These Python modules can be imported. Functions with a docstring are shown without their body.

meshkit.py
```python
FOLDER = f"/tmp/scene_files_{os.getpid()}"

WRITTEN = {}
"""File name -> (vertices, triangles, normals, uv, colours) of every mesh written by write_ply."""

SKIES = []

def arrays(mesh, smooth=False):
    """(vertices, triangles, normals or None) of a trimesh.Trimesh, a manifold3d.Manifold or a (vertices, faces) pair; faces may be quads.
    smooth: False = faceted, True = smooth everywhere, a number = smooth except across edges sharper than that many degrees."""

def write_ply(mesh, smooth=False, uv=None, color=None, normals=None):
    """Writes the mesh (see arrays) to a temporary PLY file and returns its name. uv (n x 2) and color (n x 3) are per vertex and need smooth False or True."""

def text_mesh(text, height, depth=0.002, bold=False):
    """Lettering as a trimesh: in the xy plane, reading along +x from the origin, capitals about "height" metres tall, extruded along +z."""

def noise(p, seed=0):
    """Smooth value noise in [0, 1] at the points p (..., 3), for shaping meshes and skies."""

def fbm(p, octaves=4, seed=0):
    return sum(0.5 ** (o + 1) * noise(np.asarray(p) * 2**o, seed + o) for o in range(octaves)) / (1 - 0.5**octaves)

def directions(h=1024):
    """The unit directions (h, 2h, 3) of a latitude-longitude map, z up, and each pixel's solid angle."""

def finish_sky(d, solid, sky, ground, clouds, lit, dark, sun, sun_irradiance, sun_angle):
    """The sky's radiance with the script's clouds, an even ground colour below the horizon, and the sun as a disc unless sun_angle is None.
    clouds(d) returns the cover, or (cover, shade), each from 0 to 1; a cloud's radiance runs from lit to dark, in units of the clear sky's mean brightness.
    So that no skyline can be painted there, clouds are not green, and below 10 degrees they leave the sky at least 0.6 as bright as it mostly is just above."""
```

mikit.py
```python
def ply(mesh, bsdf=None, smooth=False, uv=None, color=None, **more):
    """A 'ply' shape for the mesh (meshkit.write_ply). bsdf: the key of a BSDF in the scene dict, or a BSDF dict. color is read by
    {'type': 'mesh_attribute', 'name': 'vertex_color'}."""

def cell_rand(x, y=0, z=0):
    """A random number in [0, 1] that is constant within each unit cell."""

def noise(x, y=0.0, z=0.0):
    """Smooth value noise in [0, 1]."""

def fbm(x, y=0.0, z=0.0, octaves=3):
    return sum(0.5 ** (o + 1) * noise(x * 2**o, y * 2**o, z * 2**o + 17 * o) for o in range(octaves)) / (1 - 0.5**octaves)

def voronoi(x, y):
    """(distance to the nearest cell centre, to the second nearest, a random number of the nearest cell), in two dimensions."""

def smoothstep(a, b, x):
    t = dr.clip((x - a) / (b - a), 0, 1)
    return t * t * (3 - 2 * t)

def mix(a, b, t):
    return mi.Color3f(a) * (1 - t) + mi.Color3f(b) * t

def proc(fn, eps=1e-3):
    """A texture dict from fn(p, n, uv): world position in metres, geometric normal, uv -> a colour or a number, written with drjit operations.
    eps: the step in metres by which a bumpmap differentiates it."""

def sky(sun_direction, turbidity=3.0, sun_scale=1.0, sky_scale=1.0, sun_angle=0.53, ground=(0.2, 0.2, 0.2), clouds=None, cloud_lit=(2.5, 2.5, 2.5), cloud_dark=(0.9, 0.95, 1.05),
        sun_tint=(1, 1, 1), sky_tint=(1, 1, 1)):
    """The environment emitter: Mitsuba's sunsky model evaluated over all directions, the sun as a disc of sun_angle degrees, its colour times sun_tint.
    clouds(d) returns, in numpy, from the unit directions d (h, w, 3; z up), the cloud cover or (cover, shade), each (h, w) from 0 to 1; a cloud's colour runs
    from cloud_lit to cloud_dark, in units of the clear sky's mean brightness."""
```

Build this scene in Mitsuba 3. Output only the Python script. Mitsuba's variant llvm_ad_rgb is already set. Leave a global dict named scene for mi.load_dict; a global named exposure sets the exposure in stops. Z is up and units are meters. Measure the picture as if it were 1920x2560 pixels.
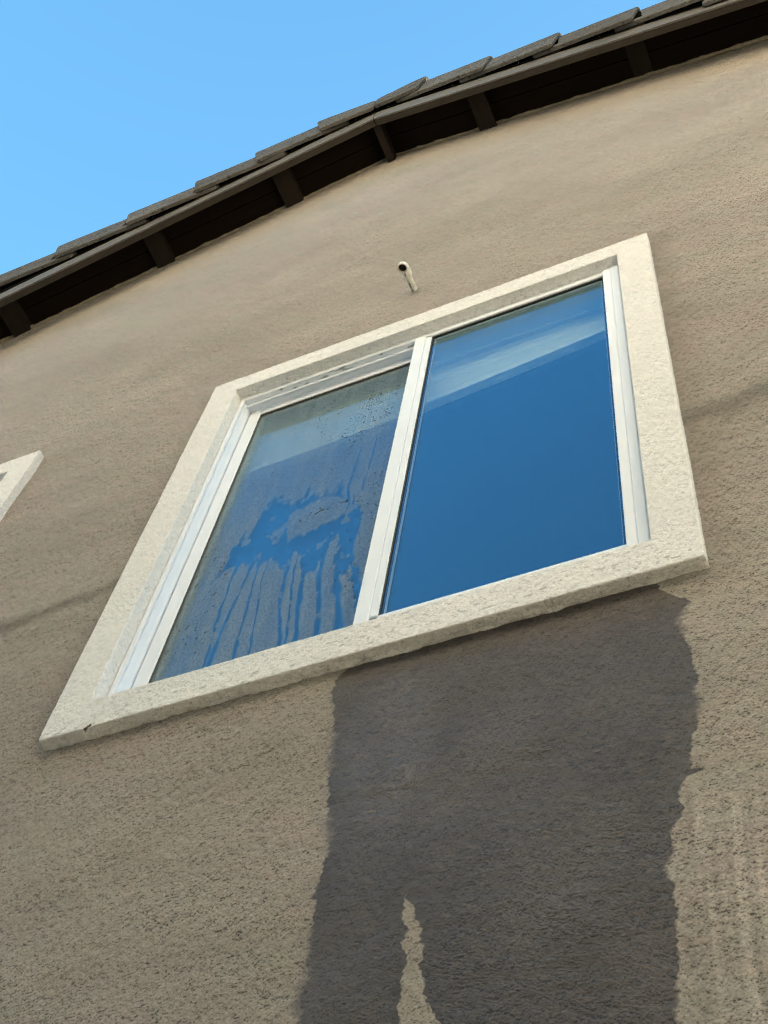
import math
import numpy as np
import trimesh
import drjit as dr
import mitsuba as mi
import shapely.geometry as sg
import mikit
import meshkit
from mikit import noise, fbm, smoothstep, mix, cell_rand, voronoi

T = mi.ScalarTransform4f

# ------------------------------------------------------------------ camera, sky, exposure
CAM = np.array([0.9268, -1.3865, 1.55])
FWD = np.array([-0.29584443, 0.44496257, 0.84527178])
UP = np.array([0.28483956, -0.80353404, 0.52268487])
scene = {
    'camera': {
        'type': 'perspective', 'fov': 33.2147, 'fov_axis': 'x', 'near_clip': 0.05, 'far_clip': 3000.0,
        'to_world': T().look_at(origin=CAM.tolist(), target=(CAM + FWD).tolist(), up=UP.tolist()),
    },
    'daylight': mikit.sky((0.33, 0.77, 0.34), turbidity=4.0, sun_scale=1.28, sky_scale=1.05, sky_tint=(0.73, 1.16, 1.20), sun_tint=(1.0, 1.09, 1.29)),
}
exposure = 3.87
labels = {}

# ------------------------------------------------------------------ helpers
def add(key, mesh, bsdf, smooth=False, **more):
    scene[key] = mikit.ply(mesh, bsdf, smooth=smooth, **more)
    return key

COUNT = {}
def numbered(base):
    n = COUNT.get(base, 0)
    COUNT[base] = n + 1
    return base if n == 0 else f'{base}_{n:03d}'

def box(x0, x1, y0, y1, z0, z1, c=0.0015):
    """A box with small chamfers (hull of its inset corners)."""
    dx, dy, dz = x1 - x0, y1 - y0, z1 - z0
    c = min(c, 0.45 * min(dx, dy, dz))
    pts = []
    for sx in (0, 1):
        for sy in (0, 1):
            for sz in (0, 1):
                p = [x1 if sx else x0, y1 if sy else y0, z1 if sz else z0]
                s = [-1 if sx else 1, -1 if sy else 1, -1 if sz else 1]
                for k in range(3):
                    q = [p[j] + (0 if j == k else s[j] * c) for j in range(3)]
                    pts.append(q)
    return trimesh.convex.convex_hull(np.array(pts))

def cat(ms):
    return trimesh.util.concatenate(ms)

def prism_y(poly, y0, y1):
    """Polygon in (x, z) extruded along y."""
    m = trimesh.creation.extrude_polygon(sg.Polygon(poly), abs(y1 - y0), engine='earcut')
    v = m.vertices.copy()
    w = np.stack([v[:, 0], max(y0, y1) - v[:, 2], v[:, 1]], 1)
    return trimesh.Trimesh(w, m.faces, process=False)

def grid_faces(n, m, close=False):
    i, j = np.meshgrid(np.arange(n if close else n - 1), np.arange(m - 1), indexing='ij')
    a = i * m + j
    b = ((i + 1) % n) * m + j
    q = np.stack([a, b, b + 1, a + 1], -1).reshape(-1, 4)
    return q

# ------------------------------------------------------------------ measured outlines on the wall (x, z in metres)
PEAK = -0.36
def soffit_z(x):
    x = np.asarray(x, float)
    return np.where(x < PEAK, 7.637 + 0.277 * (x - PEAK), 7.637 - 0.303 * (x - PEAK))

def fascia_z(x):
    x = np.asarray(x, float)
    return np.where(x < PEAK, 7.528 + 0.312 * (x - PEAK), 7.522 - 0.350 * (x - PEAK))

STAIN_L = [(3.60, -0.004), (3.536, -0.022), (3.387, -0.007), (3.262, 0.0045), (3.178, 0.0165), (3.136, 0.03), (3.04, 0.037), (2.97, 0.035), (2.89, 0.033), (2.815, 0.041), (2.772, 0.029), (2.74, 0.041), (2.6, 0.05), (2.0, 0.06), (0.0, 0.09)]
STAIN_R = [(3.60, 0.640), (3.543, 0.656), (3.50, 0.690), (3.46, 0.676), (3.388, 0.678), (3.315, 0.683), (3.278, 0.690), (3.178, 0.679), (3.109, 0.661), (3.073, 0.660), (3.066, 0.683), (3.059, 0.655), (3.044, 0.640), (3.006, 0.632), (2.977, 0.642), (2.956, 0.623), (2.908, 0.617), (2.885, 0.6105), (2.849, 0.6145), (2.819, 0.6165), (2.782, 0.609), (2.76, 0.612), (2.689, 0.608), (2.625, 0.598), (2.0, 0.57), (0.0, 0.5)]
TONG_L = [(2.936, 0.194), (2.905, 0.189), (2.877, 0.1995), (2.8516, 0.1945), (2.8085, 0.2045), (2.7586, 0.202), (2.70, 0.211), (2.4, 0.22), (0.0, 0.2)]
TONG_R = [(2.936, 0.194), (2.916, 0.206), (2.8796, 0.216), (2.845, 0.223), (2.813, 0.2345), (2.7923, 0.2264), (2.766, 0.244), (2.7327, 0.249), (2.7077, 0.268), (2.688, 0.277), (2.4, 0.33), (0.0, 0.36)]

def pl(z, pts):
    """Piecewise-linear curve x(z) in drjit; pts in falling z."""
    pts = sorted(pts)
    out = mi.Float(pts[0][1])
    for (z0, x0), (z1, x1) in zip(pts[:-1], pts[1:]):
        out += (x1 - x0) * dr.clip((z - z0) / (z1 - z0), 0, 1)
    return out

# ------------------------------------------------------------------ materials
def stucco_pits(x, y, z):
    """Height in [0,1] of a sand-and-lace stucco: smooth trowelled pads with small ragged pits between them."""
    wx = x + 0.002 * (noise(x * 160, y * 160, z * 160) - 0.5)
    a = noise(wx * 310, y * 320 + 3.1, z * 300)
    b = noise(wx * 600 + 7.3, y * 620, z * 590 + 1.7)
    c = noise(x * 130 + 3.3, y * 140, z * 150 + 2.9)
    d = noise(x * 62 + 1.3, y * 70, z * 75 + 5.9)
    return 0.43 * a + 0.29 * b + 0.21 * c + 0.07 * d

def wet_mask(p):
    x, z = p.x, p.z
    j = 0.010 * (noise(x * 45, 3.0, z * 45) - 0.5) + 0.012 * (noise(x * 14, 5.0, z * 14) - 0.5) + 0.007 * (noise(x * 150, 9.0, z * 150) - 0.5)
    xs = x + j
    s = 0.003 + 0.012 * smoothstep(0.45, 0.8, noise(x * 7, 13.0, z * 9))
    inside = smoothstep(-s, s, xs - pl(z, STAIN_L)) * smoothstep(-s, s, pl(z, STAIN_R) - xs)
    tong = smoothstep(-s * 0.7, s * 0.7, xs - pl(z, TONG_L)) * smoothstep(-s * 0.7, s * 0.7, pl(z, TONG_R) - xs)
    tong = dr.select(z < 2.945, tong, 0.0)
    halo = smoothstep(-0.035, 0.0, x + 0.04 * (noise(x * 11, 5.0, z * 11) - 0.5) - pl(z, STAIN_L)) * smoothstep(-0.05, 0.0, pl(z, STAIN_R) - x - 0.06 * (noise(x * 11, 8.0, z * 9) - 0.5))
    core = inside * (1 - tong) * (0.96 + 0.04 * smoothstep(0.3, 0.6, noise(x * 9, 14.0, z * 7)))
    return dr.maximum(core, 0.22 * halo * (1 - tong) * noise(x * 23, 4.0, z * 19)) * dr.select(z < 3.62, mi.Float(1), mi.Float(0))

def wall_color(p, n, uv):
    x, z = p.x, p.z
    h = stucco_pits(x, p.y, z)
    big = fbm(x * 1.3, 2.0, z * 3.2, 3) - 0.5
    mid = fbm(x * 7, 4.0, z * 11, 2) - 0.5
    v = 1.0 + 0.24 * big + 0.15 * mid
    v *= (1.0 + 1.6 * (h - 0.5)) * (1.0 - 0.42 * smoothstep(0.42, 0.27, h))  # relief and pit shade painted into the colour, on top of the bump
    # run of dirt along the plaster seam at the floor line
    zz = z - 4.205 - 0.075 * (noise(x * 2.6, 11.0) - 0.5) - 0.030 * (noise(x * 13, 12.0) - 0.5) - 0.012 * (noise(x * 45, z * 45, 13.0) - 0.5)
    wid = 0.028 + 0.070 * noise(x * 5.0, 14.0)
    seam = smoothstep(wid, 0.05 * wid, dr.abs(zz)) * smoothstep(0.22, 0.6, noise(x * 3.1, 15.0) + 0.2 * noise(x * 21, z * 30, 16.0))
    z2 = zz + 0.085 + 0.03 * noise(x * 4.0, 17.0)
    seam2 = smoothstep(0.05, 0.0, dr.abs(z2)) * smoothstep(0.35, 0.75, noise(x * 2.1, 19.0) + 0.25 * noise(x * 17, z * 25, 18.0))
    v *= (1.0 - 0.36 * seam) * (1.0 - 0.20 * seam2)
    # darker ragged band along the outer edge of the window surround
    ed = dr.maximum(dr.abs(x - 0.0005) - 0.74, dr.maximum(z - 5.34, 3.5825 - z))
    v *= 1.0 - 0.16 * smoothstep(0.10, 0.0, ed + 0.07 * (fbm(x * 9, 6.0, z * 9, 3) - 0.5))
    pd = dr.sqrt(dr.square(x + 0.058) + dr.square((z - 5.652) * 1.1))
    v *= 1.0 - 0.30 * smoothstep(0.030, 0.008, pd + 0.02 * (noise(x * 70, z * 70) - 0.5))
    # rinsed drip lines beside the wet patch
    zone = smoothstep(0.60, 0.64, x) * smoothstep(3.08, 2.95, z) * smoothstep(1.0, 0.85, x)
    xd = x + 0.02 * (noise(z * 3.0, 21.0) - 0.5)
    v *= 1.0 + zone * (0.24 * smoothstep(0.40, 0.85, fbm(xd * 70 + 3 * noise(z * 2.1, 3.0), z * 2.2, 23.0, 2)) - 0.08 + 0.20 * (noise(xd * 230, z * 6.0, 25.0) - 0.5))
    tone = mix((0.311, 0.279, 0.239), (0.325, 0.277, 0.251), fbm(x * 2.1 + 5, 8.0, z * 2.6, 2))
    chroma = mi.Color3f(1.0, 1.0, 1.0) + mi.Color3f(0.028, -0.010, 0.0) * (2 * noise(x * 19, 3.0, z * 23) - 1)
    return tone * v * chroma

def wet_color(p, n, uv):
    x, z = p.x, p.z
    h = stucco_pits(x, p.y, z)
    v = 1.0 + 0.65 * (fbm(x * 4, 4.0, z * 3.5, 3) - 0.5) + 0.25 * (noise(x * 28, 5.0, z * 8) - 0.5)
    v *= (1.0 + 2.2 * (h - 0.5)) * (1.0 - 0.60 * smoothstep(0.42, 0.27, h))  # pits darkened again here, their cavity shade put into the wet colour
    crk = dr.abs(x - 0.183 - 0.006 * (noise(z * 40, 3.0) - 0.5)) < 0.0009
    v = dr.select(crk & (z > 2.95) & (z < 3.25) & (noise(z * 60, 31.0) > 0.4), v * 0.55, v)
    return mix((0.050, 0.039, 0.036), (0.043, 0.037, 0.039), fbm(x * 3 + 4, 9.0, z * 3, 2)) * v
def wet_rough(p, n, uv):
    d = dr.square((p.x - 0.115) / 0.10) + dr.square((p.z - 3.33) / 0.20)
    return 0.44 - 0.24 * smoothstep(1.4, 0.1, d + 0.8 * (fbm(p.x * 8, 2.0, p.z * 6, 2) - 0.5)) - 0.10 * (fbm(p.x * 5, 7.0, p.z * 5, 2) - 0.5)

def wall_height(p, n, uv):
    return 0.0012 * smoothstep(0.15, 0.75, stucco_pits(p.x, p.y, p.z))

scene['wall_dry'] = {'type': 'diffuse', 'reflectance': mikit.proc(wall_color)}
scene['wall_wet'] = {'type': 'principled', 'base_color': mikit.proc(wet_color), 'roughness': mikit.proc(wet_rough), 'specular': 0.5}
scene['wall_stucco'] = {'type': 'twosided', 'bsdf': {
    'type': 'bumpmap', 'arbitrary': mikit.proc(wall_height, eps=0.0007), 'scale': 1.0,
    'bsdf': {'type': 'blendbsdf', 'weight': mikit.proc(lambda p, n, uv: wet_mask(p)),
             'dry': {'type': 'ref', 'id': 'wall_dry'}, 'wet': {'type': 'ref', 'id': 'wall_wet'}}}}

CHIPS = [(-0.613, 3.5885, 0.0098, 0.0038), (-0.742, 3.586, 0.004, 0.002)]
def trim_color(p, n, uv):
    h = stucco_pits(p.x * 1.3, p.y * 1.3, p.z * 1.3)
    v = 1.0 + 0.07 * (fbm(p.x * 6, p.y * 6, p.z * 6, 3) - 0.5)
    v *= (1.0 + 1.10 * (h - 0.5)) * (1.0 - 0.32 * smoothstep(0.42, 0.25, h))  # shade of the small hollows painted into the trim colour
    # grime collects on the lower edge band in small specks
    speck = smoothstep(0.80, 0.88, noise(p.x * 95, p.y * 95 + 9, p.z * 95)) * smoothstep(3.75, 3.60, p.z)
    v *= 1.0 - 0.35 * speck
    c = mi.Color3f(0.785, 0.758, 0.738) * v
    for cx, cz, rx, rz in CHIPS:
        d = dr.square((p.x - cx) / rx) + dr.square((p.z - cz - 0.3 * (p.x - cx)) / rz)
        m = smoothstep(1.2, 0.7, d + 0.9 * (noise(p.x * 300, p.z * 300) - 0.5)) * dr.select(p.y < -0.012, mi.Float(1), mi.Float(0))
        c = c * (1 - m) + mi.Color3f(0.03, 0.028, 0.024) * m  # hollow of the chip painted near black, its inner shade in the colour
    return c

scene['trim_stucco'] = {'type': 'twosided', 'bsdf': {
    'type': 'bumpmap', 'arbitrary': mikit.proc(lambda p, n, uv: 0.0015 * smoothstep(0.15, 0.75, stucco_pits(p.x * 1.3, p.y * 1.3, p.z * 1.3)), eps=0.0007), 'scale': 1.0,
    'bsdf': {'type': 'diffuse', 'reflectance': mikit.proc(trim_color)}}}

def vinyl_color(p, n, uv):
    dots = smoothstep(0.80, 0.86, noise(p.x * 45, p.y * 160, p.z * 90)) * dr.select((n.z < -0.5) & (p.y > 0.006) & (p.x < -0.02) & (p.y < 0.022), mi.Float(1), mi.Float(0.0))
    return mi.Color3f(0.745, 0.775, 0.835) * (1 - 0.55 * dots)

scene['vinyl'] = {'type': 'twosided', 'bsdf': {'type': 'principled', 'base_color': mikit.proc(vinyl_color), 'roughness': 0.5, 'specular': 0.4}}
scene['sealant'] = {'type': 'twosided', 'bsdf': {'type': 'diffuse', 'reflectance': {'type': 'rgb', 'value': [0.10, 0.09, 0.08]}}}
scene['spacer_metal'] = {'type': 'twosided', 'bsdf': {'type': 'principled', 'base_color': {'type': 'rgb', 'value': [0.40, 0.41, 0.42]}, 'roughness': 0.45, 'metallic': 0.2}}
scene['glass_clear'] = {'type': 'thindielectric', 'int_ior': 1.62, 'specular_reflectance': {'type': 'rgb', 'value': [0.47, 0.75, 0.95]}, 'specular_transmittance': {'type': 'rgb', 'value': [0.86, 0.92, 0.89]}}

# ---- wet film on the sliding pane: clear where water has run, misted with fine droplets elsewhere
RUNS = [[(4.26, -0.448), (4.064, -0.449), (3.845, -0.435)], [(4.26, -0.398), (4.184, -0.401), (3.988, -0.420), (3.854, -0.422)], [(4.26, -0.378), (4.163, -0.374), (4.012, -0.367), (3.842, -0.358)],
        [(4.26, -0.352), (4.161, -0.352), (4.014, -0.336), (3.855, -0.318)], [(4.26, -0.285), (4.111, -0.282), (4.001, -0.273), (3.851, -0.240)], [(4.26, -0.262), (4.143, -0.262), (3.97, -0.239), (3.852, -0.225)],
        [(4.26, -0.235), (4.11, -0.229), (3.96, -0.216), (3.849, -0.200)], [(4.26, -0.187), (4.079, -0.181), (3.933, -0.156), (3.847, -0.146)], [(4.26, -0.135), (4.047, -0.130), (3.95, -0.110), (3.80, -0.085)],
        [(4.72, -0.155), (4.60, -0.158), (4.50, -0.165), (4.40, -0.150)], [(4.75, -0.110), (4.62, -0.112), (4.50, -0.118)]]
RUNW = [0.006, 0.008, 0.006, 0.004, 0.006, 0.004, 0.009, 0.010, 0.016, 0.004, 0.003]
TOPW = [(-0.52, 4.20), (-0.492, 4.25), (-0.486, 4.34), (-0.45, 4.405), (-0.425, 4.477), (-0.401, 4.535), (-0.363, 4.532), (-0.327, 4.503), (-0.307, 4.537), (-0.287, 4.54), (-0.253, 4.488), (-0.203, 4.496), (-0.18, 4.49), (-0.165, 4.40), (-0.135, 4.375), (-0.116, 4.403), (-0.10, 4.33), (-0.095, 4.15), (-0.06, 4.0)]
BOTW = [(-0.52, 4.20), (-0.49, 4.232), (-0.467, 4.259), (-0.438, 4.266), (-0.392, 4.234), (-0.35, 4.223), (-0.342, 4.253), (-0.308, 4.182), (-0.288, 4.15), (-0.28, 4.25), (-0.25, 4.20), (-0.239, 4.141), (-0.213, 4.099), (-0.19, 4.15), (-0.175, 4.231), (-0.155, 4.252), (-0.144, 4.124), (-0.115, 4.052), (-0.10, 4.10), (-0.06, 3.90)]
TGT = [(-0.345, 4.39), (-0.334, 4.437), (-0.317, 4.454), (-0.28, 4.472), (-0.241, 4.482), (-0.20, 4.476), (-0.165, 4.43), (-0.13, 4.38)]
TGB = [(-0.345, 4.42), (-0.318, 4.33), (-0.305, 4.314), (-0.243, 4.322), (-0.198, 4.339), (-0.161, 4.352), (-0.126, 4.39)]

def mist(p, n, uv):
    x, z = p.x, p.z
    jx = x + 0.014 * (noise(x * 60, z * 40, 1.0) - 0.5) + 0.006 * (noise(x * 190, z * 120, 2.0) - 0.5)
    jag = 0.085 * (noise(x * 95, z * 7, 4.0) - 0.5) + 0.03 * (noise(x * 260, z * 60, 9.0) - 0.5)
    clear = smoothstep(-0.034, 0.022, pl(jx, TOPW) + jag - z) * smoothstep(-0.012, 0.010, z - pl(jx, BOTW) - 0.5 * jag)
    tong = smoothstep(-0.012, 0.012, pl(jx, TGT) + 0.2 * jag - z) * smoothstep(-0.014, 0.010, z - pl(jx, TGB) - 0.3 * jag)
    clear *= 1 - 0.9 * tong
    xr = x + 0.004 * (noise(x * 20, z * 30, 8.0) - 0.5)
    for pts, w in zip(RUNS, RUNW):
        ww = 0.75 * w * (0.35 + 1.1 * noise(z * 26, 3.0 + w * 900 + pts[0][1] * 50))
        m = smoothstep(1.5, 0.5, dr.abs(xr - pl(z, pts)) / ww)
        m = dr.select((z < pts[0][0]) & (z > pts[-1][0] - 0.05), m, 0.0)
        clear = dr.maximum(clear, m)
    # islands of mist left inside the cleared area
    isle = smoothstep(0.64, 0.72, fbm(x * 34, z * 22, 2.0, 3))
    clear *= 1 - 0.75 * isle
    # vertical streakiness and fading of the mist towards the upper left and edges
    st = 0.75 + 0.35 * noise(x * 55, z * 3.5, 12.0)
    fine = 0.62 + 0.76 * noise(x * 270, z * 200, 5.0)
    side = smoothstep(-0.585, -0.50, x + 0.06 * (noise(z * 9, 7.0) - 0.5)) * 0.25 + 0.75
    low = 0.62 + 0.38 * smoothstep(4.75, 4.3, z)
    return dr.clip(0.50 * (1 - clear) * st * fine * side * low, 0, 0.9)

scene['glass_misted'] = {'type': 'blendbsdf', 'weight': mikit.proc(mist),
    'pane': {'type': 'thindielectric', 'int_ior': 1.62, 'specular_reflectance': {'type': 'rgb', 'value': [0.47, 0.75, 0.95]}, 'specular_transmittance': {'type': 'rgb', 'value': [0.86, 0.92, 0.89]}},
    'film': {'type': 'diffuse', 'reflectance': {'type': 'rgb', 'value': [0.240, 0.300, 0.355]}}}
scene['water'] = {'type': 'plastic', 'int_ior': 1.33, 'diffuse_reflectance': {'type': 'rgb', 'value': [0.012, 0.016, 0.022]}}

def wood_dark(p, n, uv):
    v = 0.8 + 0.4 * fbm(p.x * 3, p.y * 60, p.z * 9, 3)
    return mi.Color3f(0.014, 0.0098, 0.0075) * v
def fascia_color(p, n, uv):
    u = p.x * 0.95 + p.z * 0.3
    v = 0.82 + 0.36 * fbm(u * 3, p.y * 40, p.z * 60 - p.x * 19, 3)
    v *= 1 - 0.25 * smoothstep(0.62, 0.75, fbm(p.x * 5, p.y * 30, p.z * 5, 3))
    return mi.Color3f(0.110, 0.098, 0.088) * v
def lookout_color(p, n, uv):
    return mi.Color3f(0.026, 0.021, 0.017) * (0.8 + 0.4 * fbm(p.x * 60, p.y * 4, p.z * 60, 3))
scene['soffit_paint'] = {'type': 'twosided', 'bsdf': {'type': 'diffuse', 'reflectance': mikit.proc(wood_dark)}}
scene['fascia_paint'] = {'type': 'twosided', 'bsdf': {'type': 'principled', 'base_color': mikit.proc(fascia_color), 'roughness': 0.6, 'specular': 0.3}}
scene['fascia_shade_paint'] = {'type': 'twosided', 'bsdf': {'type': 'diffuse', 'reflectance': mikit.proc(lambda p, n, uv: mi.Color3f(0.052, 0.044, 0.037) * (0.8 + 0.4 * fbm(p.x * 4, p.y * 60, p.z * 40, 3)))}}  # darker copy of the fascia paint, shade of the underside put into colour
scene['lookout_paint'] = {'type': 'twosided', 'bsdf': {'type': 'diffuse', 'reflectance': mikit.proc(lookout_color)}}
scene['roof_felt'] = {'type': 'twosided', 'bsdf': {'type': 'diffuse', 'reflectance': {'type': 'rgb', 'value': [0.02, 0.02, 0.02]}}}
scene['nail_steel'] = {'type': 'twosided', 'bsdf': {'type': 'principled', 'base_color': {'type': 'rgb', 'value': [0.34, 0.33, 0.32]}, 'roughness': 0.5, 'metallic': 0.6}}

def tile_fn(tint):
    def fn(p, n, uv):
        g = fbm(p.x * 9, p.y * 9, p.z * 14, 3)
        s = noise(p.x * 260, p.y * 260, p.z * 260)
        streak = noise(p.x * 6 + p.z * 2, p.y * 90, p.z * 95 - p.x * 22)
        c = mix((0.120, 0.108, 0.100), (0.182, 0.178, 0.175), g)
        v = 0.75 + 0.3 * streak + 0.25 * (s - 0.5)
        v *= 1 - 0.55 * smoothstep(0.80, 0.9, noise(p.x * 70, p.y * 70 + 5, p.z * 70))
        return c * mi.Color3f(tint) * v
    return fn
TINTS = [(0.80, 0.80, 0.80), (0.74, 0.72, 0.70), (0.86, 0.84, 0.82)]
for i, t in enumerate(TINTS):
    scene[f'tile_concrete_{i}'] = {'type': 'twosided', 'bsdf': {'type': 'bumpmap', 'scale': 1.0,
        'arbitrary': mikit.proc(lambda p, n, uv: 0.0022 * fbm(p.x * 120, p.y * 120, p.z * 160, 2), eps=0.0015),
        'bsdf': {'type': 'diffuse', 'reflectance': mikit.proc(tile_fn(t))}}}

def pvc_color(p, n, uv):
    dirt = smoothstep(0.0035, 0.0015, dr.abs(p.x + 0.066)) * smoothstep(0.3, 0.6, noise(p.y * 160, 3.0)) * dr.select((n.z < 0.2) & (p.y > -0.075), mi.Float(1), mi.Float(0))
    v = 1 - 0.12 * fbm(p.x * 40, p.y * 40, p.z * 40, 2)
    return mi.Color3f(0.74, 0.71, 0.64) * v * (1 - 0.8 * dirt)
scene['pvc'] = {'type': 'twosided', 'bsdf': {'type': 'principled', 'base_color': mikit.proc(pvc_color), 'roughness': 0.4, 'specular': 0.4}}
scene['pipe_shade_dark'] = {'type': 'twosided', 'bsdf': {'type': 'diffuse', 'reflectance': {'type': 'rgb', 'value': [0.03, 0.028, 0.026]}}}  # dark colour painted for the shade inside the pipe
scene['blind_vinyl'] = {'type': 'twosided', 'bsdf': {'type': 'principled', 'base_color': {'type': 'rgb', 'value': [0.78, 0.78, 0.75]}, 'roughness': 0.45}}
scene['room_paint'] = {'type': 'twosided', 'bsdf': {'type': 'diffuse', 'reflectance': {'type': 'rgb', 'value': [0.10, 0.10, 0.10]}}}

def ground_color(p, n, uv):
    g = fbm(p.x * 1.7, p.y * 1.7, 0.0, 3)
    return mix((0.24, 0.19, 0.13), (0.38, 0.33, 0.25), g)
def neighbour_color(p, n, uv):
    return mix((0.58, 0.54, 0.47), (0.62, 0.58, 0.52), fbm(p.x * 2, p.y * 2, p.z * 3, 3))
scene['dry_soil'] = {'type': 'diffuse', 'reflectance': mikit.proc(ground_color)}
scene['neighbour_stucco'] = {'type': 'twosided', 'bsdf': {'type': 'diffuse', 'reflectance': mikit.proc(neighbour_color)}}

# ------------------------------------------------------------------ ground and the unseen house across the yard
a = np.linspace(0, 2 * np.pi, 65)[:-1]
gv = np.vstack([[[0, 0, 0]], np.stack([600 * np.cos(a), 600 * np.sin(a), 0 * a], 1)])
gf = np.array([[0, 1 + i, 1 + (i + 1) % 64] for i in range(64)])
add('ground', (gv, gf), 'dry_soil')
labels['ground'] = {'kind': 'structure'}
# unseen house added across the yard: its sunlit upper gable bounces warm light back
N = 'unseen_neighbour_house'
labels[N] = {'label': 'unseen pale gable house behind the viewer, added to bounce sunlight onto the wall', 'category': 'house'}
NY, NX0, NX1, NPK = -3.2, -6.6, 5.4, -0.6
def n_roof(x):
    return 8.35 - 0.30 * abs(x - NPK)
add(N + '__wall', prism_y([(NX0, 0), (NX1, 0), (NX1, n_roof(NX1)), (NPK, n_roof(NPK)), (NX0, n_roof(NX0))], NY - 9.0, NY), 'neighbour_stucco')
for xa, xb in ((NX0 - 0.4, NPK - 0.002), (NPK + 0.002, NX1 + 0.4)):
    add(numbered(N + '__roof'), prism_y([(xa, n_roof(xa) + 0.003), (xb, n_roof(xb) + 0.003), (xb, n_roof(xb) + 0.15), (xa, n_roof(xa) + 0.15)], NY - 9.2, NY + 0.22), 'tile_concrete_0')
# ------------------------------------------------------------------ the house: wall
H = 'stucco_house'
labels[H] = {'label': 'taupe stucco gable house with a dark wet patch below its white-trimmed window', 'category': 'house'}
XL, XR, YB = -5.2, 4.5, 9.5
WIN = [(0.0, 0.0), (-2.184, 0.0)]                       # offsets of the two windows
gx = np.concatenate([np.linspace(XL, -2.7, 26)[:-1], np.arange(-2.7, 1.9, 0.008), np.linspace(1.9, XR, 26)])
gz = np.concatenate([np.linspace(0, 2.2, 30)[:-1], np.arange(2.2, 7.70, 0.008)])
X, Z = np.meshgrid(gx, gz, indexing='ij')
lim = soffit_z(X) + 0.03
Z = np.minimum(Z, lim)
q = np.stack([X, X * 0, Z], -1)
disp = 0.0070 * (meshkit.fbm(q * [1.6, 1, 4.6], 2, 5) - 0.5) + 0.0040 * (meshkit.fbm(q * [5.5, 1, 9], 2, 8) - 0.5) + 0.0022 * (meshkit.noise(q * [48, 1, 62], 9) - 0.5)
disp += 0.0032 * np.exp(-((Z - 4.205 - 0.075 * (meshkit.noise(q * [2.6, 1, 0], 2) - 0.5)) / 0.04) ** 2)     # seam ridge
disp = np.clip(disp, -0.006, 0.008)
V = np.stack([X, -disp, Z], -1).reshape(-1, 3)
F = grid_faces(len(gx), len(gz))
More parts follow.
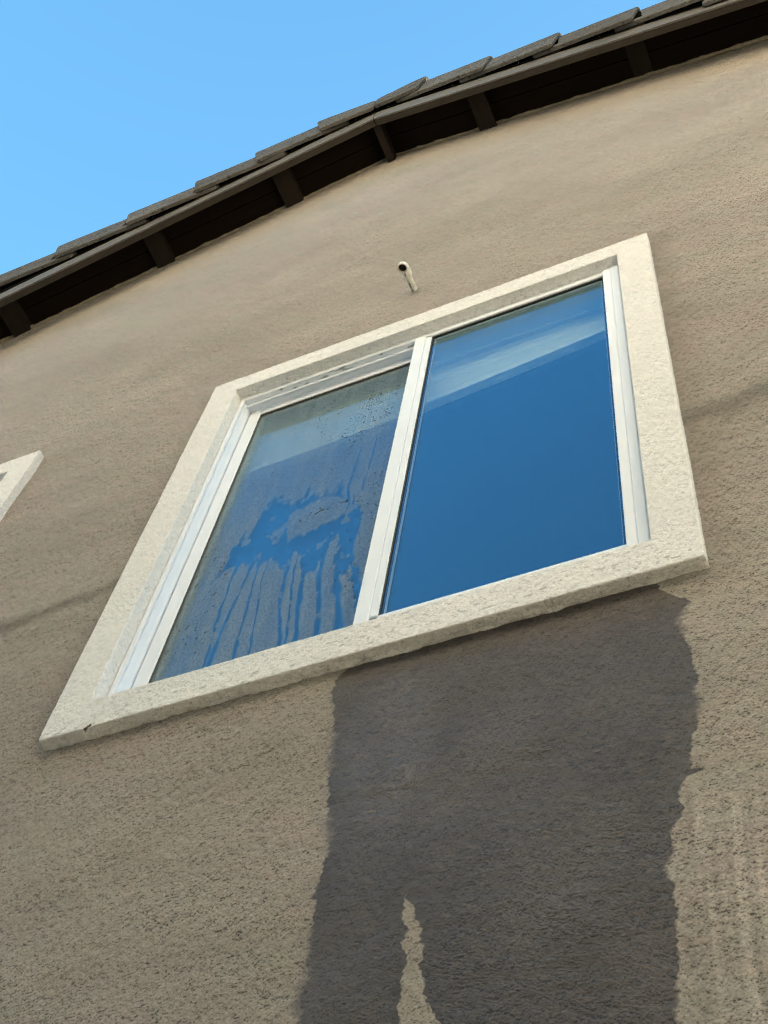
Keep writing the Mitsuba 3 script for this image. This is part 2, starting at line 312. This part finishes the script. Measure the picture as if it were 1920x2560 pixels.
cen = V[F].mean(1)
keep = np.ones(len(F), bool)
for ox, oz in WIN:
    keep &= ~((np.abs(cen[:, 0] - ox) < 0.69) & (cen[:, 2] - oz > 3.635) & (cen[:, 2] - oz < 5.29))
keep &= np.ptp(V[F][:, :, 2], axis=1) > 1e-6
F = F[keep][:, ::-1]
F = F[:, [0, 1, 2, 3]]
add(H + '__wall', (V, F), 'wall_stucco', smooth=True)
# remaining walls of the body
def quad(a, b, c, d):
    return (np.array([a, b, c, d], float), np.array([[0, 1, 2, 3]]))
zl, zr = float(soffit_z(XL)), float(soffit_z(XR))
add(numbered(H + '__side_wall'), cat([prism_y([(XL, 0), (XL + 0.15, 0), (XL + 0.15, zl + 0.03), (XL, zl)], 0.012, YB)]), 'wall_stucco')
add(numbered(H + '__side_wall'), cat([prism_y([(XR - 0.15, 0), (XR, 0), (XR, zr), (XR - 0.15, zr + 0.03)], 0.012, YB)]), 'wall_stucco')
add(H + '__back_wall', prism_y([(XL, 0), (XR, 0), (XR, zr), (PEAK, 7.637), (XL, zl)], YB + 0.001, YB + 0.15), 'wall_stucco')
# uneven bead of plaster where the wall meets the soffit
bx = np.arange(-2.7, 1.9, 0.012)
ang = np.linspace(-np.pi / 2, np.pi / 2, 7)
r = 0.005 + 0.012 * meshkit.fbm(np.stack([bx * 22, bx * 0, bx * 0], 1), 3, 4) ** 1.5
bz = soffit_z(bx) - 0.001
BV = np.stack([np.repeat(bx[:, None], 7, 1), -0.001 - r[:, None] * np.cos(ang), bz[:, None] - r[:, None] * (1 + np.sin(ang))], -1).reshape(-1, 3)
add(H + '__wall__plaster_bead', (BV, grid_faces(len(bx), 7)), 'trim_bead', smooth=True)
scene['trim_bead'] = {'type': 'twosided', 'bsdf': {'type': 'diffuse', 'reflectance': mikit.proc(lambda p, n, uv: mi.Color3f(0.30, 0.25, 0.185) * (0.7 + 0.5 * noise(p.x * 120, p.y * 120, p.z * 120)))}}

# ------------------------------------------------------------------ windows
XI0, XI1, ZI0, ZI1 = -0.638, 0.644, 3.686, 5.245        # opening
XO0, XO1, ZO0, ZO1 = -0.740, 0.741, 3.5825, 5.340       # outer edge of the trim
TT = 0.032
def trim_mesh(seed):
    step = 0.004
    # cross-section: fraction w of the way from outer (0) to inner (1) edge, and y
    prof = []
    r = 0.004
    for y in np.linspace(0.004, -TT + r, 9): prof.append((0.0, 0.0, y))
    for t in np.linspace(0, 1, 5)[1:]:
        a_ = t * np.pi / 2
        prof.append((0.0, r * (1 - math.cos(a_)), -TT + r - r * math.sin(a_)))
    for w in np.linspace(0, 1, 26)[1:-1]: prof.append((w, r * (1 - 2 * w), -TT))
    for t in np.linspace(0, 1, 5):
        a_ = t * np.pi / 2
        prof.append((1.0, -r * (1 - math.sin(a_)), -TT + r - r * math.cos(a_)))
    for y in np.linspace(-TT + r, 0.012, 12)[1:]: prof.append((1.0, 0.0, y))
    prof = np.array(prof)
    co = np.array([[XO0, ZO0], [XO1, ZO0], [XO1, ZO1], [XO0, ZO1]])
    ci = np.array([[XI0, ZI0], [XI1, ZI0], [XI1, ZI1], [XI0, ZI1]])
    diag = np.array([[1, 1], [-1, 1], [-1, -1], [1, -1]], float)
    rings = []
    for k in range(4):
        n = int(np.linalg.norm(co[(k + 1) % 4] - co[k]) / step)
        t = np.linspace(0, 1, n, endpoint=False)[:, None, None]
        P = []
        for kk in (k, (k + 1) % 4):
            base = co[kk] + (ci[kk] - co[kk]) * prof[:, :1] + diag[kk] * prof[:, 1:2]
            P.append(base)
        xz = P[0][None] * (1 - t) + P[1][None] * t
        rings.append(np.concatenate([xz[..., :1], np.broadcast_to(prof[None, :, 2:3], xz[..., :1].shape), xz[..., 1:]], -1))
    G = np.concatenate(rings, 0)
    n, m = G.shape[:2]
    Fq = grid_faces(n, m, close=True)
    mesh = trimesh.Trimesh(G.reshape(-1, 3), np.vstack([Fq[:, [0, 1, 2]], Fq[:, [0, 2, 3]]]), process=False)
    N = np.array(mesh.vertex_normals)
    cen_ = np.array([0, 0.2, 4.46])
    if np.mean(N[:, 1]) > 0:
        N = -N
    Vv = np.array(mesh.vertices)
    s = np.array([seed, 0, 0])
    d = 0.0020 * (meshkit.fbm((Vv + s) * [9, 30, 9], 2, 2) - 0.5) + 0.0007 * (meshkit.noise((Vv + s) * 90, 4) - 0.5) + 0.0013 * (meshkit.noise((Vv + s) * 170, 6) - 0.5)
    under = (prof[:, 0] == 0) & (prof[:, 2] > -TT + 0.001)
    rag = np.tile(under, n) & (np.abs(Vv[:, 2] - ZO0) < 0.02)
    d = d + rag * (np.abs(Vv[:, 0]) < 0.725) * 0.006 * (meshkit.noise((Vv + s) * [60, 120, 60], 7) - 0.35) * np.clip((Vv[:, 1] + TT) / TT, 0, 1)
    # shallow missing flakes along the lower edge
    for cx, cz, rx, rz in CHIPS:
        e = ((Vv[:, 0] - cx) / (rx * 1.3)) ** 2 + ((Vv[:, 2] - cz) / (rz * 1.6)) ** 2 + ((Vv[:, 1] + TT) / 0.012) ** 2
        d = d - 0.006 * np.exp(-e)
    Vv = Vv + N * d[:, None]
    return (Vv, Fq)

def shift(m, dx):
    v, f = (np.array(m.vertices), np.array(m.faces)) if hasattr(m, 'vertices') else m
    v = np.array(v) + [dx, 0, 0]
    return (v, f)

FY = 0.004          # front of the vinyl frame
SY = 0.050          # front of the sliding sash
def sheet(x0, x1, z0, z1, y):
    """One pane facing outdoors (-y)."""
    return (np.array([[x0, y, z0], [x1, y, z0], [x1, y, z1], [x0, y, z1]]), np.array([[0, 1, 2], [0, 2, 3]]))

for k, (ox, oz) in enumerate(WIN):
    W = numbered(H + '__window')
    add(W + '__trim', shift(trim_mesh(3.7 * k), ox), 'trim_stucco', smooth=True)
    # outer frame: face strips and the deep channel behind them
    fr = [box(-0.6345, -0.620, FY, 0.0105, 3.66, 5.245, 0.001), box(-0.6345, -0.6245, 0.0103, 0.13, 3.66, 5.245, 0.0005), box(-0.6246, -0.620, 0.0135, 0.0465, 3.72, 5.2225, 0.001),
          box(0.6145, 0.6385, -0.0085, 0.13, 3.66, 5.2225, 0.002), box(0.6200, 0.6385, FY, 0.13, 5.2225, 5.245),
          box(-0.6205, 0.6205, FY + 0.0006, 0.13, 5.222, 5.246), box(-0.6205, 0.6205, FY, 0.13, 3.66, 3.722)]
    # screen track: rib on the head
    fr += [box(-0.619, -0.016, 0.0215, 0.0270, 5.2095, 5.2225, 0.001)]
    add(W + '__frame', shift(cat(fr), ox), 'vinyl', smooth=30)
    # fixed light on the right: glazing bead ring
    fx = [box(0.5905, 0.6138, -0.0065, 0.0098, 3.70, 5.2225, 0.002),
          box(0.041, 0.5905, FY - 0.0030, 0.0098, 5.207, 5.2225, 0.002), box(0.041, 0.5905, FY - 0.0015, 0.0098, 3.72, 3.748, 0.002)]
    add(W + '__glazing_bead', shift(cat(fx), ox), 'vinyl', smooth=30)
    ml = [box(-0.0155, 0.0205, FY - 0.003, 0.048, 3.71, 5.228, 0.002), box(0.0208, 0.041, FY - 0.0015, 0.0098, 3.7485, 5.207, 0.002)]
    add(W + '__mullion', shift(cat(ml), ox), 'vinyl', smooth=30)
    sash = [box(-0.6195, -0.5775, SY, 0.090, 3.724, 5.221, 0.002), box(-0.045, -0.012, SY + 0.001, 0.090, 3.724, 5.221, 0.002),
            box(-0.578, -0.0445, SY + 0.0005, 0.090, 5.186, 5.221, 0.002), box(-0.578, -0.0445, SY + 0.0005, 0.090, 3.724, 3.762, 0.002)]
    add(W + '__sash', shift(cat(sash), ox), 'vinyl', smooth=30)
    # insulating glass: two sheets and a spacer each
    def spacer(x0, x1, z0, z1, y0, y1, w=0.010):
        return cat([box(x0, x0 + w, y0, y1, z0, z1, .001), box(x1 - w, x1, y0, y1, z0, z1, .001), box(x0 + w, x1 - w, y0, y1, z1 - w, z1, .001), box(x0 + w, x1 - w, y0, y1, z0, z0 + w, .001)])
    add(W + '__fixed_pane', shift(sheet(0.030, 0.600, 3.735, 5.218, 0.010), ox), 'glass_clear')
    add(W + '__inner_pane', shift(sheet(0.030, 0.600, 3.735, 5.218, 0.023), ox), 'glass_clear')
    add(W + '__spacer', shift(spacer(0.036, 0.5955, 3.742, 5.2125, 0.0115, 0.0215, 0.0135), ox), 'roof_felt')
    add(W + '__spacer_edge', shift(spacer(0.0497, 0.5818, 3.7557, 5.1988, 0.0125, 0.0210, 0.0016), ox), 'spacer_metal')
    add(W + '__gasket', shift(spacer(0.0405, 0.591, 3.748, 5.2075, 0.006, 0.0095, 0.0035), ox), 'sealant')
    add(W + '__gasket_001', shift(spacer(-0.5785, -0.0444, 3.7615, 5.1865, 0.054, 0.0593, 0.0035), ox), 'sealant')
    add(W + '__sliding_pane', shift(sheet(-0.590, -0.030, 3.745, 5.20, 0.060), ox), 'glass_misted' if k == 0 else 'glass_clear')
    add(W + '__inner_pane_001', shift(sheet(-0.590, -0.030, 3.745, 5.20, 0.073), ox), 'glass_clear')
    add(W + '__spacer_001', shift(spacer(-0.576, -0.046, 3.764, 5.184, 0.063, 0.071), ox), 'spacer_metal', smooth=30)
labels[H + '__window'] = {'label': 'two-light sliding window with white vinyl frame and wet left pane'}
labels[H + '__window_001'] = {'label': 'neighbouring window of which one trim corner shows'}

# rooms behind the windows
def room(x0, x1, y0, y1, z0, z1):
    v = np.array([[x, y, z] for x in (x0, x1) for y in (y0, y1) for z in (z0, z1)])
    f = np.array([[0, 4, 6, 2], [1, 3, 7, 5], [2, 6, 7, 3], [0, 2, 3, 1], [4, 5, 7, 6]])
    return (v, f)
add(H + '__room', room(-1.3, 2.2, 0.135, 4.2, 2.95, 5.46), 'room_paint')
add(H + '__room_001', room(-3.6, -1.35, 0.135, 4.2, 2.95, 5.46), 'room_paint')
def lining(ox):
    return cat([box(ox - 0.70, ox - 0.625, 0.02, 0.137, 3.62, 5.30), box(ox + 0.63, ox + 0.70, 0.02, 0.137, 3.62, 5.30), box(ox - 0.626, ox + 0.631, 0.02, 0.137, 5.24, 5.30), box(ox - 0.626, ox + 0.631, 0.02, 0.137, 3.62, 3.665)])
def inner_wall(x0, x1, ox):
    return cat([box(x0, ox - 0.695, 0.130, 0.136, 2.95, 5.46, 0), box(ox + 0.695, x1, 0.130, 0.136, 2.95, 5.46, 0), box(ox - 0.694, ox + 0.694, 0.130, 0.136, 5.296, 5.46, 0), box(ox - 0.694, ox + 0.694, 0.130, 0.136, 2.95, 3.624, 0)])
add(H + '__room__window_reveal', cat([lining(0.0), inner_wall(-1.3, 2.2, 0.0)]), 'room_paint')
add(H + '__room_001__window_reveal', cat([lining(-2.184), inner_wall(-3.6, -1.35, -2.184)]), 'room_paint')

# ------------------------------------------------------------------ raised blind hanging crooked inside the window
labels['window_blind'] = {'label': 'pale slatted blind raised to the top of the window, seen through the glass', 'category': 'blind'}
BOT = [(-0.60, 4.895), (-0.30, 4.912), (-0.10, 4.927), (0.0, 4.962), (0.30, 5.008), (0.60, 5.058)]
def bot_z(x):
    return np.interp(x, [b[0] for b in BOT], [b[1] for b in BOT])
sx = np.linspace(-0.605, 0.612, 25)
NS = 18
def slat(i):
    t = (i + 0.5) / NS
    w = 0.026 if i not in (3, 4, 6, 9) else 0.0135
    zc = 5.205 + (bot_z(sx) - 5.205) * t
    tilt = 1.22 + 0.07 * math.sin(i * 1.7 + 0.4 * math.sin(i))
    u = np.linspace(-1, 1, 5)
    yy = 0.112 - 0.5 * w * u[None, :] * math.cos(tilt) + 0.0 * sx[:, None] + 0.003 * math.sin(i * 2.3)
    zz = zc[:, None] + 0.5 * w * u[None, :] * math.sin(tilt) + 0.0022 * (1 - u[None, :] ** 2)
    top = np.stack([np.repeat(sx[:, None], 5, 1), yy, zz], -1).reshape(-1, 3)
    f = grid_faces(25, 5)
    b = top + [0, 0, -0.0008]
    return (np.vstack([top, b]), np.vstack([f, f[:, ::-1] + len(top)]))
for i in range(NS):
    add(numbered('window_blind__slat'), slat(i), 'blind_vinyl', smooth=True)
add('window_blind__head_rail', box(-0.61, 0.617, 0.096, 0.134, 5.205, 5.239), 'blind_vinyl', smooth=30)
bz_ = bot_z(sx)
rv, rf = [], []
sec = np.array([[0.100, -0.012], [0.126, -0.012], [0.126, 0.004], [0.100, 0.004]])
RV = np.stack([np.repeat(sx[:, None], 4, 1), np.repeat(sec[None, :, 0], 25, 0), bz_[:, None] + sec[None, :, 1]], -1).reshape(-1, 3)
RF = np.array([[i * 4 + j, (i + 1) * 4 + j, (i + 1) * 4 + (j + 1) % 4, i * 4 + (j + 1) % 4] for i in range(24) for j in range(4)] + [[0, 1, 2, 3], [99, 98, 97, 96]])
add('window_blind__bottom_rail', (RV, RF), 'blind_vinyl')

# ------------------------------------------------------------------ water drops on the sliding pane
rng = np.random.default_rng(7)
ico = trimesh.creation.icosphere(subdivisions=1)
iv, jf = np.array(ico.vertices), np.array(ico.faces)
def drop(x, z, r, st):
    r = 1.25 * r
    v = iv * [r, r * 0.55, r * st]
    v[:, 1] = np.minimum(v[:, 1], 0.0)
    return v + [x, 0.0594, z]
spots = []
for c in range(26):                                     # trails of drops down the right half and the top
    x = rng.uniform(-0.34, -0.06)
    z1 = rng.uniform(4.75, 5.12)
    n = rng.integers(5, 14)
    for k in range(n):
        spots.append((x + rng.normal(0, 0.004) - 0.01 * k / n, z1 - k * rng.uniform(0.012, 0.035), rng.uniform(0.0008, 0.0019), rng.uniform(1.0, 1.9)))
for k in range(26):                                     # slanted row left by the mist's edge
    t = k / 26
    spots.append((-0.285 + 0.155 * t + rng.normal(0, 0.006), 4.405 + 0.02 * t + rng.normal(0, 0.008), rng.uniform(0.001, 0.0024), 1.3))
for k in range(230):
    x, z = rng.uniform(-0.56, -0.06), rng.uniform(4.2, 5.15)
    if rng.random() < 0.35 + 0.65 * (x > -0.25):
        spots.append((x, z, rng.uniform(0.0006, 0.0018), rng.uniform(1, 1.6)))
for k in range(90):
    spots.append((rng.uniform(-0.57, -0.46), rng.uniform(3.9, 4.4), rng.uniform(0.0008, 0.002), rng.uniform(1, 1.8)))
for k in range(60):
    spots.append((rng.uniform(-0.13, -0.06), rng.uniform(3.9, 4.6), rng.uniform(0.0008, 0.002), rng.uniform(1, 1.8)))
spots = [s for s in spots if -0.57 < s[0] < -0.052 and 3.8 < s[1] < 5.17]
DV = np.concatenate([drop(*s) for s in spots])
DF = np.concatenate([jf + len(iv) * i for i in range(len(spots))])
add('water_drops', (DV, DF), 'water', smooth=True)
labels['water_drops'] = {'kind': 'stuff', 'label': 'small water drops clinging to the wet left window pane', 'category': 'water drops'}

# ------------------------------------------------------------------ roof: deck, soffit boards, lookouts, fascia, rake tiles
R = H + '__roof'
def slope_slab(x0, x1, dz0, dz1, y0, y1):
    return prism_y([(x0, float(soffit_z(x0)) + dz0), (x1, float(soffit_z(x1)) + dz0), (x1, float(soffit_z(x1)) + dz1), (x0, float(soffit_z(x0)) + dz1)], y0, y1)
add(numbered(R + '__deck'), slope_slab(XL - 0.5, PEAK, 0.02, 0.10, -0.181, YB + 0.4), 'roof_felt')
add(numbered(R + '__deck'), slope_slab(PEAK, XR + 0.5, 0.02, 0.10, -0.181, YB + 0.4), 'roof_felt')
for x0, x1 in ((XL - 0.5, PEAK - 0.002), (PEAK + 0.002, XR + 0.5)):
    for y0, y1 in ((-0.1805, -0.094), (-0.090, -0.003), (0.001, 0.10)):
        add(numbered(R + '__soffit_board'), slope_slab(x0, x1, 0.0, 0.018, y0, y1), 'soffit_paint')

def lookout(xc, zb, w, h):
    g = 0.277 if xc < PEAK else -0.303
    m = prism_y([(xc - w / 2, zb - g * w / 2), (xc + w / 2, zb + g * w / 2), (xc + w / 2, zb + g * w / 2 + h), (xc - w / 2, zb - g * w / 2 + h)], -0.1825, 0.12)
    return m
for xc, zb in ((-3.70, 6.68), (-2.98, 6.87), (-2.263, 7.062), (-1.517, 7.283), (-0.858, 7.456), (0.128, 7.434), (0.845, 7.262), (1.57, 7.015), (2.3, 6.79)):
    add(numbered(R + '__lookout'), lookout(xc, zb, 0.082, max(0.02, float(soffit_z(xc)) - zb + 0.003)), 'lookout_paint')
add(R + '__ridge_beam', prism_y([(-0.381, 7.537), (-0.346, 7.537), (-0.346, 7.6345), (-0.3635, 7.637), (-0.381, 7.6345)], -0.1825, 0.12), 'lookout_paint')

def fascia(x0, x1, y0, y1, h, lift):
    """A board in the plane of the rake, bevelled edges, cut plumb at the peak; slight sag and wobble."""
    xs = np.linspace(x0, x1, 60)
    zb = fascia_z(xs) + 0.004 * (meshkit.fbm(np.stack([xs * 2, xs * 0, xs * 0], 1), 2, 3) - 0.5)
    c = 0.002
    zb = zb + lift
    sec = [(y0 + c, 0), (y0, c), (y0, h - c), (y0 + c, h), (y1, h), (y1, 0)]
    n = len(sec)
    v = np.stack([np.stack([xs, np.full_like(xs, y) , zb + z], 1) for y, z in sec], 1)
    v[:, :4, 1] += 0.0016 * (meshkit.fbm(np.stack([xs * 3, xs * 0 + 7, xs * 0], 1), 2, 6) - 0.5)[:, None]
    f = [[i * n + j, i * n + (j + 1) % n, (i + 1) * n + (j + 1) % n, (i + 1) * n + j] for i in range(len(xs) - 1) for j in range(n)]
    m = trimesh.Trimesh(v.reshape(-1, 3), np.vstack([np.array(f)[:, [0, 1, 2]], np.array(f)[:, [0, 2, 3]]]), process=False)
    e = (len(xs) - 1) * n
    caps = [[0, 1, 2], [0, 2, 3], [0, 3, 4], [0, 4, 5]] + [[e, e + 2, e + 1], [e, e + 3, e + 2], [e, e + 4, e + 3], [e, e + 5, e + 4]]
    return trimesh.Trimesh(m.vertices, np.vstack([m.faces, caps]), process=False)
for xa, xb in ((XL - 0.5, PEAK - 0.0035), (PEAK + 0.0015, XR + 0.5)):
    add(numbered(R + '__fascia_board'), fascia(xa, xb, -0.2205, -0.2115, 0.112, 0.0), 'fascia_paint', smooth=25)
    add(numbered(R + '__fascia_shade_back'), fascia(xa, xb, -0.211, -0.183, 0.108, 0.0015), 'fascia_shade_paint', smooth=25)  # added back piece in a darker tone, paints the shaded fascia underside

def rake_tile(xd, zd, xu, zu, hd, full_u, seed, yd=-0.270, yu=-0.244, lift=0.022):
    hu = 0.135 if full_u else hd
    if full_u:
        yu, lift = -0.256, 0.0
    """An L-shaped concrete rake tile: a hanging side leg with a rounded shoulder and a top flange.
    d = downslope end, u = upslope end (bottom line of the leg); full_u: no headlap step at the upper end."""
    sgn = 1.0 if xu > xd else -1.0
    L = abs(xu - xd)
    ss = np.concatenate([[0, 0.004, 0.012], np.linspace(0.03, L - 0.012, 14), [L - 0.004, L]])
    cut = L - 0.125
    if not full_u:
        ss = np.sort(np.concatenate([ss, [cut, cut + 0.004]]))
    th, r = 0.018, 0.028
    secs = []
    for s in ss:
        t = s / L
        h = (hd + (hu - hd) * t) if (full_u or s <= cut) else 0.048
        e = 0.004 if s in (0, L) else (0.0015 if (s == 0.004 or s == L - 0.004) else 0.0)        # eased ends
        y0 = yd + (yu - yd) * t
        zb = zd + (zu + lift - zd) * t
        rr = min(r, h * 0.4)
        p = [(y0 + th - e, e), (y0 + e + 0.004, e), (y0 + e, e + 0.004)]
        p += [(y0 + e + rr * (1 - math.cos(a_)), h - e - rr + rr * math.sin(a_)) for a_ in np.linspace(0, np.pi / 2, 6)]
        fl = (-0.184 - y0) if (full_u or s <= cut) else th + 0.016
        p += [(y0 + fl, h - e), (y0 + fl, h - 0.022 + e), (y0 + th + 0.012, h - 0.022 + e), (y0 + th - e, h - 0.034)]
        lean = 0.22 * (1 - t) if True else 0
        row = []
        for y, z in p:
            x = xd + sgn * s
            if s <= 0.012:
                x -= sgn * 0.24 * z                  # end cut square to the tile, not plumb
            row.append((x, y, zb + z))
        secs.append(row)
    Vt = np.array(secs)
    n, m = Vt.shape[:2]
    nse = Vt.reshape(-1, 3)
    jit = 0.0030 * (meshkit.fbm(nse * [30, 60, 45] + seed, 2, 3) - 0.5)
    Vt = Vt + (jit.reshape(n, m)[..., None] * [0.3, 1.0, 0.8])
    f = [[i * m + j, i * m + (j + 1) % m, (i + 1) * m + (j + 1) % m, (i + 1) * m + j] for i in range(n - 1) for j in range(m)]
    f = np.array(f)
    tri = np.vstack([f[:, [0, 1, 2]], f[:, [0, 2, 3]]])
    import mapbox_earcut as _e
    capi = _e.triangulate_float64(Vt[0][:, 1:].copy(), np.array([m], np.uint32)).reshape(-1, 3)
    tri = np.vstack([tri, capi[:, ::-1], capi + (n - 1) * m])
    return trimesh.Trimesh(Vt.reshape(-1, 3), tri, process=False)

LEFT = [(-3.14, 6.79, -2.68, 6.915), (-2.74, 6.935, -2.27, 7.055), (-2.345, 7.055, -1.8726, 7.160), (-1.958, 7.160, -1.501, 7.245), (-1.582, 7.2325, -1.141, 7.342), (-1.237, 7.331, -0.804, 7.449), (-0.931, 7.4255, -0.497, 7.577), (-0.621, 7.5455, PEAK + 0.001, 7.612)]
RIGHT = [(-0.1315, 7.568, PEAK + 0.004, 7.622), (0.198, 7.4206, -0.251, 7.588), (0.5227, 7.3122, 0.0762, 7.456), (0.8676, 7.1737, 0.4255, 7.339), (1.225, 7.03, 0.787, 7.207), (1.59, 6.885, 1.1414, 7.011), (1.96, 6.75, 1.51, 6.88)]
for i, (a0, a1, b0, b1) in enumerate(LEFT):
    last = i == len(LEFT) - 1
    add(numbered(R + '__rake_tile'), rake_tile(a0, a1, b0, b1, 0.185, last, i * 3.1), f'tile_concrete_{(i * 2) % 3}', smooth=40)
for i, (a0, a1, b0, b1) in enumerate(RIGHT):
    add(numbered(R + '__rake_tile'), rake_tile(a0, a1, b0, b1, 0.182, i == 0, 40 + i * 2.7), f'tile_concrete_{(i + 1) % 3}', smooth=40)
for xa, xb in ((XL - 0.5, PEAK - 0.001), (PEAK + 0.001, XR + 0.5)):
    za, zb_ = float(fascia_z(xa)), float(fascia_z(xb))
    add(numbered(R + '__slot_shade_strip'), prism_y([(xa, za + 0.14), (xb, zb_ + 0.14), (xb, zb_ + 0.25), (xa, za + 0.25)], -0.224, -0.1835), 'roof_felt')  # dark filler added so the slot under the tiles reads as deep shade
# nails that hold the legs, showing in the slot above the fascia
for x in (-1.88, -1.47, -1.11, -0.775, -0.455, -0.29, 0.04, 0.36, 0.72, 1.08):
    z = float(fascia_z(x)) + 0.105
    add(numbered(R + '__nail'), trimesh.creation.cylinder(0.0010, segment=[[x, -0.232, z - 0.005], [x + 0.002, -0.232, z + 0.06]], sections=8), 'nail_steel', smooth=40)

# ------------------------------------------------------------------ drain pipe stub above the window
def tube_mesh(path, ro, ri):
    """Hollow tube along a path of points with per-point outer/inner radii."""
    P = np.array(path, float)
    Tn = np.gradient(P, axis=0)
    Tn /= np.linalg.norm(Tn, axis=1, keepdims=True)
    A = np.array([1.0, 0, 0])
    B = np.cross(Tn, A)
    B /= np.linalg.norm(B, axis=1, keepdims=True)
    th = np.linspace(0, 2 * np.pi, 29)[:-1]
    ring = lambda rr: P[:, None] + np.broadcast_to(rr, (len(P),))[:, None, None] * (np.cos(th)[None, :, None] * A + np.sin(th)[None, :, None] * B[:, None])
    o = ring(ro)
    n = len(P)
    f = [[i * 28 + j, i * 28 + (j + 1) % 28, (i + 1) * 28 + (j + 1) % 28, (i + 1) * 28 + j] for i in range(n - 1) for j in range(28)]
    return o.reshape(-1, 3), np.array(f)
PX, PZ = -0.063, 5.667
pv, pf = tube_mesh([[PX, 0.02, PZ], [PX, -0.01, PZ], [PX, -0.04, PZ], [PX, -0.07, PZ]], 0.0128, 0)
add(H + '__drain_pipe', (pv, pf), 'pvc', smooth=True)
elb = [[PX, -0.058, PZ]]
pth = [(-0.0560, 0, 0.0125), (-0.0561, 0, 0.0165), (-0.0575, 0, 0.0176), (-0.0800, 0, 0.0178)]
path, rad = [], []
for y, dz, rr in pth:
    path.append([PX, y, PZ]); rad.append(rr)
for a_ in np.linspace(0, np.pi / 2, 9)[1:]:
    path.append([PX, -0.080 - 0.016 * math.sin(a_), PZ - 0.016 * (1 - math.cos(a_))]); rad.append(0.0178)
zt = PZ - 0.016
path += [[PX, -0.096, zt - 0.012], [PX, -0.096, zt - 0.0145], [PX, -0.096, zt - 0.0150]]; rad += [0.0180, 0.0177, 0.0168]
path += [[PX, -0.096, zt - 0.0146], [PX, -0.096, zt - 0.0130], [PX, -0.096, zt + 0.004]]; rad += [0.0145, 0.0141, 0.0141]
P = np.array(path)
tang = np.zeros_like(P)
for i in range(len(P)):
    tang[i] = [0, -1, 0] if i < 4 else [0, 0, -1]
for i, a_ in enumerate(np.linspace(0, np.pi / 2, 9)[1:]):
    tang[4 + i] = [0, -math.cos(a_), -math.sin(a_)]
th = np.linspace(0, 2 * np.pi, 29)[:-1]
A = np.array([1.0, 0, 0]); B = np.cross(tang, A)
EV = P[:, None] + np.array(rad)[:, None, None] * (np.cos(th)[None, :, None] * A + np.sin(th)[None, :, None] * B[:, None])
n = len(P)
EF = np.array([[i * 28 + j, i * 28 + (j + 1) % 28, (i + 1) * 28 + (j + 1) % 28, (i + 1) * 28 + j] for i in range(n - 1) for j in range(28)])
add(H + '__drain_pipe__elbow', (EV.reshape(-1, 3), EF), 'pvc', smooth=45)
dk = trimesh.creation.cylinder(0.0140, segment=[[PX, -0.096, zt + 0.0005], [PX, -0.096, zt + 0.004]], sections=28)  # dark disc closing the elbow, painted shade in place of a deep hollow
add(H + '__drain_pipe__bore_shade_disc', dk, 'pipe_shade_dark')
